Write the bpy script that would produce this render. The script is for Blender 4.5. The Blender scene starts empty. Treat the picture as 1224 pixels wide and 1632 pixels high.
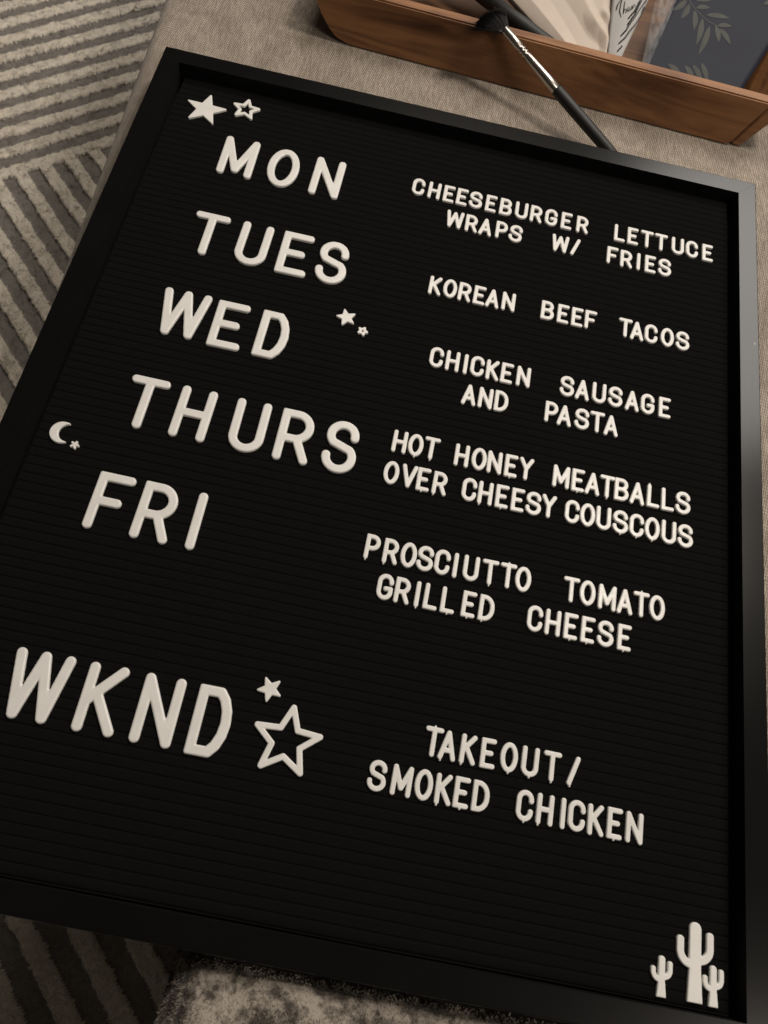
import bpy, bmesh, math, random
import numpy as np
from mathutils import Matrix, Vector

random.seed(7)
rng = np.random.default_rng(7)
scene = bpy.context.scene
COL = scene.collection
BZ = 0.45            # height of the felt face above the floor (metres)

# ------------------------------------------------------------------ camera
cam_data = bpy.data.cameras.new("camera")
cam = bpy.data.objects.new("camera", cam_data)
COL.objects.link(cam)
rot = Matrix(((0.977241, -0.208987, -0.036400),
              (0.176076, 0.894803, -0.410274),
              (0.118313, 0.394528, 0.911235)))
cam.matrix_world = Matrix.Translation((-0.01692, -0.21242, 0.38306 + BZ)) @ rot.to_4x4()
cam_data.sensor_fit = 'AUTO'
cam_data.sensor_width = 36.0
cam_data.lens = 36.0 * 1265.483 / 1632.0
cam_data.clip_start = 0.02
cam_data.clip_end = 50.0
cam_data.dof.use_dof = True
cam_data.dof.focus_distance = 0.50
cam_data.dof.aperture_fstop = 26.0
scene.camera = cam

# ------------------------------------------------------------------ light
world = bpy.data.worlds.new("World")
scene.world = world
world.use_nodes = True
wbg = world.node_tree.nodes["Background"]
wbg.inputs[0].default_value = (1.0, 0.86, 0.72, 1)
wbg.inputs[1].default_value = 0.030


def area_lamp(name, direction, dist, size, watts, colour, target=(0.02, 0.0, BZ)):
    ld = bpy.data.lights.new(name, 'AREA')
    ld.shape = 'DISK'
    ld.size = size
    ld.energy = watts
    ld.color = colour
    ob = bpy.data.objects.new(name, ld)
    COL.objects.link(ob)
    v = Vector(direction).normalized()
    ob.location = Vector(target) + v * dist
    ob.rotation_euler = v.to_track_quat('Z', 'Y').to_euler()
    return ob


area_lamp("room_lamp", (0.43, 0.35, 1.0), 1.35, 0.21, 8.4, (1.0, 0.91, 0.80), (0.02, 0.08, BZ))
area_lamp("far_lamp", (0.60, 1.02, 1.0), 2.3, 0.90, 11.5, (1.0, 0.94, 0.87))
area_lamp("overhead_fill", (0.08, 0.50, 1.0), 1.65, 0.6, 8.6, (1.0, 0.91, 0.81), (-0.08, 0.35, 0.30))  # added soft overhead fill, standing in for ceiling bounce
area_lamp("front_fill", (0.80, -0.48, 1.0), 2.2, 0.7, 12.0, (1.0, 0.90, 0.79))  # added fill that brightens the tray front and the throw

vs = scene.view_settings
vs.view_transform = 'Standard'
vs.look = 'None'
vs.exposure = 0.0
vs.gamma = 1.0
vs.use_curve_mapping = False


# ------------------------------------------------------------------ helpers
def tag(o, label=None, cat=None, group=None, kind=None):
    if label: o["label"] = label
    if cat: o["category"] = cat
    if group: o["group"] = group
    if kind: o["kind"] = kind
    return o


def empty(name, loc=(0, 0, 0), rz=0.0):
    o = bpy.data.objects.new(name, None)
    o.empty_display_size = 0.02
    o.location = loc
    o.rotation_euler = (0, 0, rz)
    COL.objects.link(o)
    return o


def link_mesh(name, verts, faces, mat, parent=None, smooth=True, loc=None):
    me = bpy.data.meshes.new(name)
    me.from_pydata([tuple(v) for v in verts], [], [tuple(f) for f in faces])
    me.update()
    if smooth:
        me.polygons.foreach_set("use_smooth", [True] * len(me.polygons))
    if mat: me.materials.append(mat)
    o = bpy.data.objects.new(name, me)
    COL.objects.link(o)
    if parent: o.parent = parent
    if loc: o.location = loc
    return o


def bm_obj(name, bm, mat, parent=None, smooth=False, loc=None):
    me = bpy.data.meshes.new(name)
    bmesh.ops.recalc_face_normals(bm, faces=bm.faces)
    bm.to_mesh(me)
    bm.free()
    if smooth:
        me.polygons.foreach_set("use_smooth", [True] * len(me.polygons))
    if mat: me.materials.append(mat)
    o = bpy.data.objects.new(name, me)
    COL.objects.link(o)
    if parent: o.parent = parent
    if loc: o.location = loc
    return o


def bevel_all(bm, w, seg=3):
    bmesh.ops.bevel(bm, geom=[e for e in bm.edges], offset=w, segments=seg, affect='EDGES', profile=0.6)


def prism(bm, pts, fn0, fn1):
    """solid between two copies of a closed outline; fn0/fn1 turn (u, v) into 3-D"""
    a = [bm.verts.new(fn0(*p)) for p in pts]
    b = [bm.verts.new(fn1(*p)) for p in pts]
    n = len(pts)
    bm.faces.new(a)
    bm.faces.new(b[::-1])
    for i in range(n):
        bm.faces.new((a[i], b[i], b[(i + 1) % n], a[(i + 1) % n]))


def tube(bm, pts, radii, seg=16, caps=True):
    pts = [Vector(p) for p in pts]
    rings = []
    for i, p in enumerate(pts):
        t = (pts[min(i + 1, len(pts) - 1)] - pts[max(i - 1, 0)]).normalized()
        up = Vector((0, 0, 1)) if abs(t.z) < 0.95 else Vector((1, 0, 0))
        u = t.cross(up).normalized()
        v = u.cross(t).normalized()
        r = radii[i] if hasattr(radii, '__len__') else radii
        rings.append([bm.verts.new(p + (u * math.cos(k * 2 * math.pi / seg) + v * math.sin(k * 2 * math.pi / seg)) * r)
                      for k in range(seg)])
    for a, b in zip(rings, rings[1:]):
        for k in range(seg):
            bm.faces.new((a[k], a[(k + 1) % seg], b[(k + 1) % seg], b[k]))
    if caps:
        bm.faces.new(rings[0][::-1])
        bm.faces.new(rings[-1])


# ------------------------------------------------------------------ materials
class NT:
    def __init__(self, name):
        self.m = bpy.data.materials.new(name)
        self.m.use_nodes = True
        self.t = self.m.node_tree
        self.b = self.t.nodes["Principled BSDF"]

    def n(self, kind, **kw):
        nd = self.t.nodes.new(kind)
        for k, v in kw.items():
            if k in nd.inputs.keys():
                nd.inputs[k].default_value = v
            else:
                setattr(nd, k, v)
        return nd

    def l(self, a, b): self.t.links.new(a, b)

    def coords(self, scale=(1, 1, 1), rot=(0, 0, 0), which="Object"):
        tc = self.n("ShaderNodeTexCoord")
        mp = self.n("ShaderNodeMapping")
        mp.inputs["Scale"].default_value = scale
        mp.inputs["Rotation"].default_value = rot
        self.l(tc.outputs[which], mp.inputs["Vector"])
        return mp.outputs[0]

    def noise(self, vec, scale, detail=4, rough=0.55, dist=0.0):
        nd = self.n("ShaderNodeTexNoise", Scale=scale, Detail=detail, Roughness=rough, Distortion=dist)
        self.l(vec, nd.inputs["Vector"])
        return nd.outputs["Fac"]

    def ramp(self, fac, stops, interp='LINEAR'):
        r = self.n("ShaderNodeValToRGB")
        r.color_ramp.interpolation = interp
        el = r.color_ramp.elements
        while len(el) < len(stops): el.new(0.5)
        for e, (p, c) in zip(el, stops):
            e.position = p
            e.color = tuple(c) + (1,) if len(c) == 3 else c
        self.l(fac, r.inputs[0])
        return r.outputs[0]

    def math(self, op, a, b=None, clamp=False):
        nd = self.n("ShaderNodeMath", operation=op, use_clamp=clamp)
        for i, x in enumerate((a, b)):
            if x is None: continue
            if isinstance(x, (int, float)): nd.inputs[i].default_value = x
            else: self.l(x, nd.inputs[i])
        return nd.outputs[0]

    def mix(self, fac, a, b):
        nd = self.n("ShaderNodeMix", data_type='RGBA')
        for sock, x in ((nd.inputs[0], fac), (nd.inputs[6], a), (nd.inputs[7], b)):
            if isinstance(x, (int, float)): sock.default_value = x
            elif isinstance(x, tuple): sock.default_value = x + (1,) if len(x) == 3 else x
            else: self.l(x, sock)
        return nd.outputs[2]

    def bump(self, height, strength=0.5, dist=0.001, prev=None):
        nd = self.n("ShaderNodeBump", Strength=strength, Distance=dist)
        self.l(height, nd.inputs["Height"])
        if prev is not None: self.l(prev, nd.inputs["Normal"])
        self.l(nd.outputs[0], self.b.inputs["Normal"])
        return nd.outputs[0]

    def set(self, **kw):
        for k, v in kw.items():
            self.b.inputs[k.replace("_", " ")].default_value = (v + (1,)) if isinstance(v, tuple) and len(v) == 3 and "Color" in k else v
        return self


def mat_plastic():
    t = NT("white_plastic")
    v = t.coords()
    t.l(t.ramp(t.noise(v, 90, 3), [(0.3, (0.68, 0.665, 0.635)), (0.7, (0.74, 0.725, 0.695))]), t.b.inputs["Base Color"])
    t.l(t.ramp(t.noise(v, 250, 2), [(0.3, (0.30,) * 3), (0.7, (0.44,) * 3)]), t.b.inputs["Roughness"])
    t.bump(t.noise(v, 420, 3), 0.12, 0.0004)
    t.set(Subsurface_Weight=0.06, Subsurface_Radius=(0.002, 0.0017, 0.0012))
    return t.m


def mat_felt():
    t = NT("black_felt")
    v = t.coords()
    fib = t.noise(v, 1500, 3, 0.7)
    big = t.noise(v, 9, 3)
    dark = t.ramp(fib, [(0.3, (0.0040, 0.0039, 0.0037)), (0.72, (0.0064, 0.0062, 0.0059))])
    col = t.mix(t.math('MULTIPLY', big, 0.35), dark, (0.0058, 0.0056, 0.0053))
    # stray lint, a few pale specks
    vo = t.n("ShaderNodeTexVoronoi", Scale=26.0, Randomness=1.0)
    t.l(v, vo.inputs["Vector"])
    sp = t.math('LESS_THAN', vo.outputs["Distance"], 0.022)
    sel = t.n("ShaderNodeSeparateColor")
    t.l(vo.outputs["Color"], sel.inputs[0])
    pick = t.math('GREATER_THAN', sel.outputs[0], 0.80)
    col = t.mix(t.math('MULTIPLY', sp, pick), col, (0.16, 0.15, 0.14))
    t.l(col, t.b.inputs["Base Color"])
    t.set(Roughness=1.0, Specular_IOR_Level=0.05)
    t.bump(fib, 0.5, 0.0006)
    return t.m


def mat_frame():
    t = NT("black_satin_paint")
    v = t.coords((1, 1, 1))
    t.l(t.ramp(t.noise(v, 30, 4), [(0.3, (0.0030, 0.0029, 0.0028)), (0.7, (0.0042, 0.0040, 0.0038))]), t.b.inputs["Base Color"])
    t.set(Specular_IOR_Level=0.42, Roughness=0.19)
    return t.m


def mat_weave():
    t = NT("taupe_woven_fabric")
    v = t.coords((1, 1, 1), (0, 0, 0.22))
    warp = t.n("ShaderNodeTexWave", wave_type='BANDS', bands_direction='X', Scale=235.0, Distortion=3.2, Detail=3.0)
    warp.inputs["Detail Scale"].default_value = 1.4
    weft = t.n("ShaderNodeTexWave", wave_type='BANDS', bands_direction='Y', Scale=150.0, Distortion=4.5, Detail=3.0)
    weft.inputs["Detail Scale"].default_value = 1.6
    t.l(v, warp.inputs["Vector"]); t.l(v, weft.inputs["Vector"])
    slub = t.noise(t.coords((1, 0.16, 1), (0, 0, 0.22)), 620, 3, 0.6)
    fine = t.noise(v, 1100, 3, 0.75)
    h = t.math('ADD', t.math('MULTIPLY', warp.outputs["Fac"], 0.26), t.math('MULTIPLY', weft.outputs["Fac"], 0.14))
    h = t.math('ADD', h, t.math('MULTIPLY', slub, 0.50))
    h = t.math('ADD', h, t.math('MULTIPLY', fine, 0.42))
    col = t.ramp(h, [(0.40, (0.145, 0.119, 0.095)), (0.66, (0.272, 0.229, 0.186)), (0.86, (0.48, 0.415, 0.348))])
    nap = t.ramp(t.noise(t.coords((1, 0.7, 1)), 24, 4, 0.62, 1.2), [(0.38, (0.80, 0.785, 0.77)), (0.64, (1.10, 1.10, 1.10))])
    mul = t.n("ShaderNodeMix", data_type='RGBA', blend_type='MULTIPLY')
    mul.inputs[0].default_value = 1.0
    t.l(col, mul.inputs[6]); t.l(nap, mul.inputs[7])
    t.l(mul.outputs[2], t.b.inputs["Base Color"])
    t.set(Roughness=0.8, Specular_IOR_Level=0.3, Sheen_Weight=0.2, Sheen_Roughness=0.4)
    t.bump(h, 0.8, 0.0010)
    return t.m


def mat_wood(name="oiled_acacia_wood", k=1.0):
    t = NT(name)
    v = t.coords((3.2, 34, 34))
    warp = t.noise(t.coords((5, 9, 9)), 1.6, 3, 0.5)
    g = t.n("ShaderNodeTexNoise", Scale=1.7, Detail=7.0, Roughness=0.62, Distortion=1.1)
    t.l(v, g.inputs["Vector"])
    f = t.math('ADD', t.math('MULTIPLY', g.outputs["Fac"], 0.62), t.math('MULTIPLY', warp, 0.48))
    tone = [(0.38, (0.066, 0.026, 0.011)), (0.48, (0.180, 0.076, 0.030)), (0.57, (0.300, 0.140, 0.056)), (0.64, (0.200, 0.085, 0.034)), (0.74, (0.110, 0.045, 0.019))]
    col = t.ramp(f, [(p, tuple(c * k for c in q)) for p, q in tone])
    vo = t.n("ShaderNodeTexVoronoi", Scale=9.0)
    t.l(t.coords((1, 1.8, 1.8)), vo.inputs["Vector"])
    knot = t.ramp(vo.outputs["Distance"], [(0.02, (1, 1, 1)), (0.055, (0, 0, 0))])
    col = t.mix(t.math('MULTIPLY', knot, 0.65), col, (0.045, 0.016, 0.008))
    t.l(col, t.b.inputs["Base Color"])
    t.l(t.ramp(g.outputs["Fac"], [(0.3, (0.38,) * 3), (0.7, (0.55,) * 3)]), t.b.inputs["Roughness"])
    t.bump(g.outputs["Fac"], 0.2, 0.0006)
    return t.m


def mat_simple(name, col, rough=0.5, var=0.12, scale=60, bump=0.0, bscale=300, **kw):
    t = NT(name)
    v = t.coords()
    lo = tuple(c * (1 - var) for c in col); hi = tuple(min(1, c * (1 + var)) for c in col)
    t.l(t.ramp(t.noise(v, scale, 4), [(0.3, lo), (0.7, hi)]), t.b.inputs["Base Color"])
    t.set(Roughness=rough, **kw)
    if bump: t.bump(t.noise(v, bscale, 4), bump, 0.0006)
    return t.m


def mat_pile(name, lo, hi, sheen=0.3):
    t = NT(name)
    v = t.coords()
    f = t.math('ADD', t.math('MULTIPLY', t.noise(v, 420, 3, 0.7), 0.6), t.math('MULTIPLY', t.noise(v, 45, 3), 0.4))
    t.l(t.ramp(f, [(0.35, lo), (0.65, hi)]), t.b.inputs["Base Color"])
    t.set(Roughness=0.95, Specular_IOR_Level=0.1, Sheen_Weight=sheen)
    return t.m


def mat_plush():
    t = NT("mottled_plush")
    v = t.coords()
    f = t.noise(v, 52, 4, 0.6, 0.9)
    g = t.noise(v, 170, 3, 0.7)
    patch = t.ramp(t.math('ADD', t.math('MULTIPLY', f, 0.75), t.math('MULTIPLY', g, 0.50)),
                   [(0.53, (0.058, 0.049, 0.041)), (0.60, (0.150, 0.128, 0.106)), (0.68, (0.30, 0.262, 0.220))])
    t.l(patch, t.b.inputs["Base Color"])
    t.set(Roughness=0.9, Specular_IOR_Level=0.2, Sheen_Weight=0.25)
    return t.m


M_PLASTIC = mat_plastic(); M_FELT = mat_felt(); M_FRAME = mat_frame(); M_WEAVE = mat_weave(); M_WOOD = mat_wood(); M_SHADEDWOOD = mat_wood("shaded_acacia_wood", 0.45)  # second wood: same acacia, darkened to paint in the tray's inner shade
M_PLUSH = mat_plush()
M_CREAM = mat_pile("cream_rug_pile", (0.74, 0.67, 0.565), (0.88, 0.82, 0.715))
M_GREY = mat_pile("grey_rug_pile", (0.215, 0.195, 0.175), (0.315, 0.288, 0.262))
M_BLACK = mat_simple("matt_black_coating", (0.010, 0.010, 0.010), 0.55, bump=0.1)
M_METAL = mat_simple("polished_steel", (0.50, 0.47, 0.43), 0.30, 0.05, Metallic=1.0)
M_HAIR = mat_simple("black_bristle", (0.011, 0.010, 0.010), 0.34, 0.3, 500)
M_PAPER = mat_simple("cream_paper", (0.52, 0.44, 0.37), 0.6, 0.06, 40, 0.15, 150)
M_WHITE = mat_simple("white_paper", (0.36, 0.345, 0.335), 0.55, 0.05, 60, 0.1, 200)
M_INK = mat_simple("black_ink", (0.010, 0.010, 0.012), 0.5)
M_NAVY = mat_simple("navy_cover", (0.012, 0.0145, 0.026), 0.6, 0.14, 25, 0.05, 400, Specular_IOR_Level=0.2)
M_LEAF = mat_simple("grey_green_print", (0.058, 0.062, 0.057), 0.6, 0.2, 70, Specular_IOR_Level=0.2)
M_PAGES = mat_simple("page_block", (0.42, 0.38, 0.32), 0.8, 0.1, 300)
M_WALL = mat_simple("unpolished_black_paint", (0.0035, 0.0034, 0.0033), 0.8, Specular_IOR_Level=0.15)
M_FLOOR = mat_simple("oak_floor", (0.16, 0.105, 0.06), 0.45, 0.25, 6)


def mat_sleeve():
    t = NT("clear_plastic_sleeve")
    v = t.coords((1, 0.25, 1))
    t.l(t.ramp(t.noise(v, 160, 4, 0.6), [(0.35, (0.03,) * 3), (0.75, (0.26,) * 3)]), t.b.inputs["Alpha"])
    t.set(Base_Color=(0.52, 0.53, 0.55), Roughness=0.22)
    t.bump(t.noise(v, 90, 3), 0.6, 0.002)
    return t.m


M_SLEEVE = mat_sleeve()


# ------------------------------------------------------------------ floor and rug
bm = bmesh.new()
bmesh.ops.create_grid(bm, x_segments=2, y_segments=2, size=2.5)
tag(bm_obj("floor", bm, M_FLOOR, loc=(0, 0, -0.008)), kind="structure")

PA, PB = math.radians(41.5), math.radians(-45.0)


def rug_sd(x, y):
    """stripe layout of the rug: signed distance (mm) to the edge of the raised cream pile, positive inside it; x, y in metres"""
    x = x * 1000; y = y * 1000
    va = -math.sin(PA) * x + math.cos(PA) * y
    vb = -math.sin(PB) * x + math.cos(PB) * y
    a = 7.9 - np.abs(np.mod(va - 766.0 - 26.0 + 16.8, 33.6) - 16.8)
    b = 8.2 - np.abs(np.mod(vb + 41.1 + 16.8, 33.6) - 16.8)
    c = 9.2 - np.abs(np.mod(vb + 342.5 + 18.8, 37.6) - 18.8)
    band = 8.0 - np.abs(va - 758.0)
    return np.where(va > 766.0, np.maximum(a, band), np.where(va > 750.0, band, np.where(y > 0.0, np.maximum(b, band), c)))


def hash2(i, j, k):
    return np.modf(np.abs(np.sin(i * 127.1 + j * 311.7 + k * 74.7)) * 43758.5453)[0]


def vnoise(x, y, cell, k):
    gx = x / cell; gy = y / cell
    i = np.floor(gx); j = np.floor(gy); u = gx - i; v = gy - j
    u = u * u * (3 - 2 * u); v = v * v * (3 - 2 * v)
    return (hash2(i, j, k) * (1 - u) + hash2(i + 1, j, k) * u) * (1 - v) + (hash2(i, j + 1, k) * (1 - u) + hash2(i + 1, j + 1, k) * u) * v - 0.5


def rug_height(x, y):
    sd = rug_sd(x, y) + 2.2 * vnoise(x, y, 0.004, 1) + 1.5 * vnoise(x, y, 0.011, 2)
    f = np.clip(0.5 + sd / 3.0, 0, 1)
    f = f * f * (3 - 2 * f)
    tuft = np.abs(vnoise(x, y, 0.0045, 3)) + 0.5 * np.abs(vnoise(x, y, 0.0023, 4))
    return 0.0008 + f * (0.0045 + 0.0014 * tuft) + (1 - f) * 0.0005 * tuft, sd > 0


rug = empty("rug", (0, 0, 0))
tag(rug, "cream and grey striped shag rug covering the floor around the ottoman", "rug")
bm = bmesh.new()
bmesh.ops.create_cube(bm, size=1.0)
bmesh.ops.scale(bm, vec=(2.6, 3.0, 0.006), verts=bm.verts)
bmesh.ops.translate(bm, vec=(-0.1, 0.2, -0.004), verts=bm.verts)
bm_obj("backing", bm, M_GREY, rug)


def strands(name, x, y, z, h, w, lean, mat, parent, base_n=None):
    n = len(x)
    ang = rng.uniform(0, 2 * np.pi, n)
    V = np.zeros((n, 4, 3))
    for k in range(3):
        t = ang + k * 2.0944
        V[:, k, 0] = x + np.cos(t) * w
        V[:, k, 1] = y + np.sin(t) * w
        V[:, k, 2] = z
    V[:, 3, 0] = x + lean[0]
    V[:, 3, 1] = y + lean[1]
    V[:, 3, 2] = z + h
    me = bpy.data.meshes.new(name)
    nv = n * 4
    me.vertices.add(nv)
    me.vertices.foreach_set("co", V.reshape(-1))
    idx = np.arange(n)[:, None] * 4
    tri = np.concatenate([idx + np.array([[0, 1, 3]]), idx + np.array([[1, 2, 3]]), idx + np.array([[2, 0, 3]])], 1).reshape(-1)
    nf = n * 3
    me.loops.add(nf * 3)
    me.loops.foreach_set("vertex_index", tri.astype(np.int32))
    me.polygons.add(nf)
    me.polygons.foreach_set("loop_start", np.arange(0, nf * 3, 3, dtype=np.int32))
    me.update(calc_edges=True)
    me.validate()
    me.materials.append(mat)
    o = bpy.data.objects.new(name, me)
    COL.objects.link(o)
    o.parent = parent
    return o


FINE = ((-0.84, -0.28, 0.05, 1.06), (-0.42, 0.0, -0.52, -0.22))
for (x0, x1, y0, y1, stp, nst) in (FINE[0] + (0.0017, 330000), FINE[1] + (0.0020, 60000), (-1.38, 1.18, -1.28, 1.68, 0.005, 0)):
    ax_ = np.arange(x0, x1, stp); ay_ = np.arange(y0, y1, stp)
    GX, GY = np.meshgrid(ax_, ay_, indexing='ij')
    H, _ = rug_height(GX, GY)
    nx_, ny_ = GX.shape
    me = bpy.data.meshes.new("pile")
    me.vertices.add(nx_ * ny_)
    me.vertices.foreach_set("co", np.stack([GX, GY, H], -1).reshape(-1))
    a = (np.arange(nx_ - 1)[:, None] * ny_ + np.arange(ny_ - 1)[None, :]).ravel()
    quads = np.stack([a, a + ny_, a + ny_ + 1, a + 1], 1)
    cxm = (GX[:-1, :-1] + stp / 2).ravel(); cym = (GY[:-1, :-1] + stp / 2).ravel()
    if nst == 0:        # the rest of the rug, coarser: leave out what the two fine patches already cover
        keep = np.ones(len(quads), bool)
        for (fx0, fx1, fy0, fy1) in FINE:
            keep &= ~((cxm > fx0 + .003) & (cxm < fx1 - .006) & (cym > fy0 + .003) & (cym < fy1 - .006))
        quads, cxm, cym = quads[keep], cxm[keep], cym[keep]
    me.loops.add(quads.size); me.loops.foreach_set("vertex_index", quads.reshape(-1).astype(np.int32))
    me.polygons.add(len(quads)); me.polygons.foreach_set("loop_start", np.arange(0, quads.size, 4, dtype=np.int32))
    me.update(calc_edges=True)
    me.materials.append(M_GREY); me.materials.append(M_CREAM)
    me.polygons.foreach_set("material_index", rug_height(cxm, cym)[1].astype(np.int32))
    me.polygons.foreach_set("use_smooth", np.ones(len(quads), bool))
    o = bpy.data.objects.new("pile", me); COL.objects.link(o); o.parent = rug
    if nst == 0:
        o.location.z = -0.0006
        continue
    x = rng.uniform(x0, x1, nst); y = rng.uniform(y0, y1, nst)
    z, cream = rug_height(x, y)
    lx = (vnoise(x, y, 0.006, 7) * 2.0 + rng.normal(0, 0.35, nst)) * 0.0021
    ly = (vnoise(x, y, 0.006, 8) * 2.0 + rng.normal(0, 0.35, nst)) * 0.0021
    hh = rng.uniform(0.0012, 0.0026, nst)
    for nm, sel, k, m_ in (("cream_tufts", cream, 1.0, M_CREAM), ("grey_tufts", ~cream, 0.7, M_GREY)):
        strands(nm, x[sel], y[sel], z[sel] - 0.0004, hh[sel] * k, 0.0008, (lx[sel] * k, ly[sel] * k), m_, rug)

# ------------------------------------------------------------------ ottoman
OT = BZ - 0.018
ott = empty("ottoman", (-0.2247, 0.139, 0), math.radians(2.9))
tag(ott, "low ottoman upholstered in taupe woven fabric beneath the letter board", "ottoman")


def box(bm, x0, x1, y0, y1, z0, z1):
    r = bmesh.ops.create_cube(bm, size=1.0)
    for v in r["verts"]:
        v.co = Vector(((x0 + x1) / 2 + v.co.x * (x1 - x0), (y0 + y1) / 2 + v.co.y * (y1 - y0), (z0 + z1) / 2 + v.co.z * (z1 - z0)))
    return r["verts"]


bm = bmesh.new()
box(bm, 0, 0.72, -0.372, 0.75, OT - 0.15, OT)
bevel_all(bm, 0.015, 6)
bm_obj("cushion", bm, M_WEAVE, ott, smooth=True)
bm = bmesh.new()
box(bm, 0.006, 0.714, -0.366, 0.744, 0.09, OT - 0.152)
bevel_all(bm, 0.006, 3)
bm_obj("base", bm, M_WEAVE, ott)
for fx in (0.05, 0.67):
    for fy in (-0.32, 0.70):
        bm = bmesh.new()
        bmesh.ops.create_cone(bm, cap_ends=True, segments=24, radius1=0.014, radius2=0.024, depth=0.09)
        bm_obj("foot", bm, M_WOOD, ott, smooth=False, loc=(fx, fy, 0.045))

# ------------------------------------------------------------------ plush throw bunched in front of the ottoman
NX, NY = 120, 150
gx_, gy_ = np.meshgrid(np.linspace(0, 1, NX), np.linspace(0, 1, NY), indexing='ij')
PX0, PX1, PY0, PY1 = -0.0535, 0.30, -0.2565, -0.66
X = PX0 + gx_ * (PX1 - PX0); Y = PY0 + gy_ * (PY1 - PY0)


def plush_top(X, Y):
    dy = PY0 - Y
    ease = np.clip(dy / 0.012, 0, 1)
    z = BZ - 0.008 + 0.011 * np.sqrt(ease) - 0.25 * np.clip(dy - 0.08, 0, 1)
    z = z + 0.0040 * np.sin(X * 62 + dy * 70 + 1.0) * ease + 0.0028 * np.sin(X * 130 - dy * 90 + 2) * ease
    edge = np.clip((X - PX0 + 0.25 * np.clip(dy - 0.012, 0, 0.06)) / 0.020, 0, 1)
    edge2 = np.clip((PX1 - X) / 0.03, 0, 1)
    z = z - 0.030 * (1 - np.sqrt(1 - (1 - edge) ** 2)) - 0.03 * (1 - np.sqrt(1 - (1 - edge2) ** 2))
    return np.maximum(z, 0.03)


Z = plush_top(X, Y)
throw = empty("throw_blanket", (0.1, -0.4, 0))
tag(throw, "mottled grey and cream plush throw bunched under the board's lower edge", "blanket")
verts = np.stack([X - 0.1, Y + 0.4, Z], -1).reshape(-1, 3).tolist()
faces = [(i * NY + j, i * NY + j + 1, (i + 1) * NY + j + 1, (i + 1) * NY + j) for i in range(NX - 1) for j in range(NY - 1)]
border = [i * NY for i in range(NX)] + [(NX - 1) * NY + j for j in range(1, NY)] + [i * NY + NY - 1 for i in range(NX - 2, -1, -1)] + [j for j in range(NY - 2, 0, -1)]
b0 = len(verts)
for k in border: verts.append((verts[k][0], verts[k][1], 0.004))
nb = len(border)
for k in range(nb): faces.append((border[k], border[(k + 1) % nb], b0 + (k + 1) % nb, b0 + k))
faces.append(tuple(b0 + k for k in range(nb))[::-1])
me_o = link_mesh("cloth", verts, faces, M_PLUSH, throw)
n = 60000
x = rng.uniform(PX0, 0.20, n); y = rng.uniform(-0.36, PY0, n)
z = plush_top(x, y)
strands("nap", x - 0.1, y + 0.4, z - 0.001, rng.uniform(0.0010, 0.0022, n), 0.0006, (rng.normal(-0.0002, 0.0008, n), rng.normal(-0.0004, 0.0008, n)), M_PLUSH, throw)

# ------------------------------------------------------------------ letter board
BX0, BX1, BY0, BY1 = -0.2032, 0.2032, -0.2536, 0.2536      # outer edges of the frame
FW = 0.0122
FH = 0.009           # the rails stand this far above the felt
board = empty("letter_board", (0, 0, BZ - 0.018))
tag(board, "black framed felt letter board lying flat with a weekly menu in white letters", "letter board")
o2 = 0.018     # felt face in board-local z
bm = bmesh.new()


def mitred_bar(bm, outer_a, outer_b, inner_a, inner_b):
    """profile swept along one side: outer wall, eased edges, face, inner wall"""
    zt = o2 + FH
    e = 0.0006
    prof = [(0.0, 0.0), (0.0, zt - e), (e * 0.3 / FW, zt - e * 0.3), (e / FW, zt), (1.0, zt), (1.0, 0.0)]
    rows_ = []
    for P, Q in ((outer_a, inner_a), (outer_b, inner_b)):
        rows_.append([bm.verts.new((P[0] + (Q[0] - P[0]) * s, P[1] + (Q[1] - P[1]) * s, z)) for s, z in prof])
    k = len(prof)
    for i in range(k):
        f_ = bm.faces.new((rows_[0][i], rows_[0][(i + 1) % k], rows_[1][(i + 1) % k], rows_[1][i]))
        if i in (k - 2, k - 1): f_.material_index = 1        # inner wall: unpolished
    bm.faces.new(rows_[0][::-1]); bm.faces.new(rows_[1])


oc = [(BX0, BY0), (BX1, BY0), (BX1, BY1), (BX0, BY1)]
ic = [(BX0 + FW, BY0 + FW), (BX1 - FW, BY0 + FW), (BX1 - FW, BY1 - FW), (BX0 + FW, BY1 - FW)]
frame = empty("frame")
frame.parent = board
for i in range(4):
    j = (i + 1) % 4
    bm = bmesh.new()
    s = 0.00006
    d = (oc[j][0] - oc[i][0], oc[j][1] - oc[i][1]); L = math.hypot(*d); u = (d[0] / L * s, d[1] / L * s)
    mitred_bar(bm, (oc[i][0] + u[0], oc[i][1] + u[1]), (oc[j][0] - u[0], oc[j][1] - u[1]), (ic[i][0] + u[0], ic[i][1] + u[1]), (ic[j][0] - u[0], ic[j][1] - u[1]))
    ro = bm_obj("rail", bm, M_FRAME, frame)
    ro.data.materials.append(M_WALL)

bm = bmesh.new()
bmesh.ops.create_circle(bm, cap_ends=True, segments=9, radius=1.0)
for v in bm.verts: v.co = Vector((v.co.x * 0.00045 * (1 + .3 * math.sin(v.co.y * 7)), v.co.y * 0.0011, 0))
bm_obj("paint_chip", bm, M_WHITE, frame, loc=(0.2002, 0.1180, o2 + FH + 0.00006))

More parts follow.
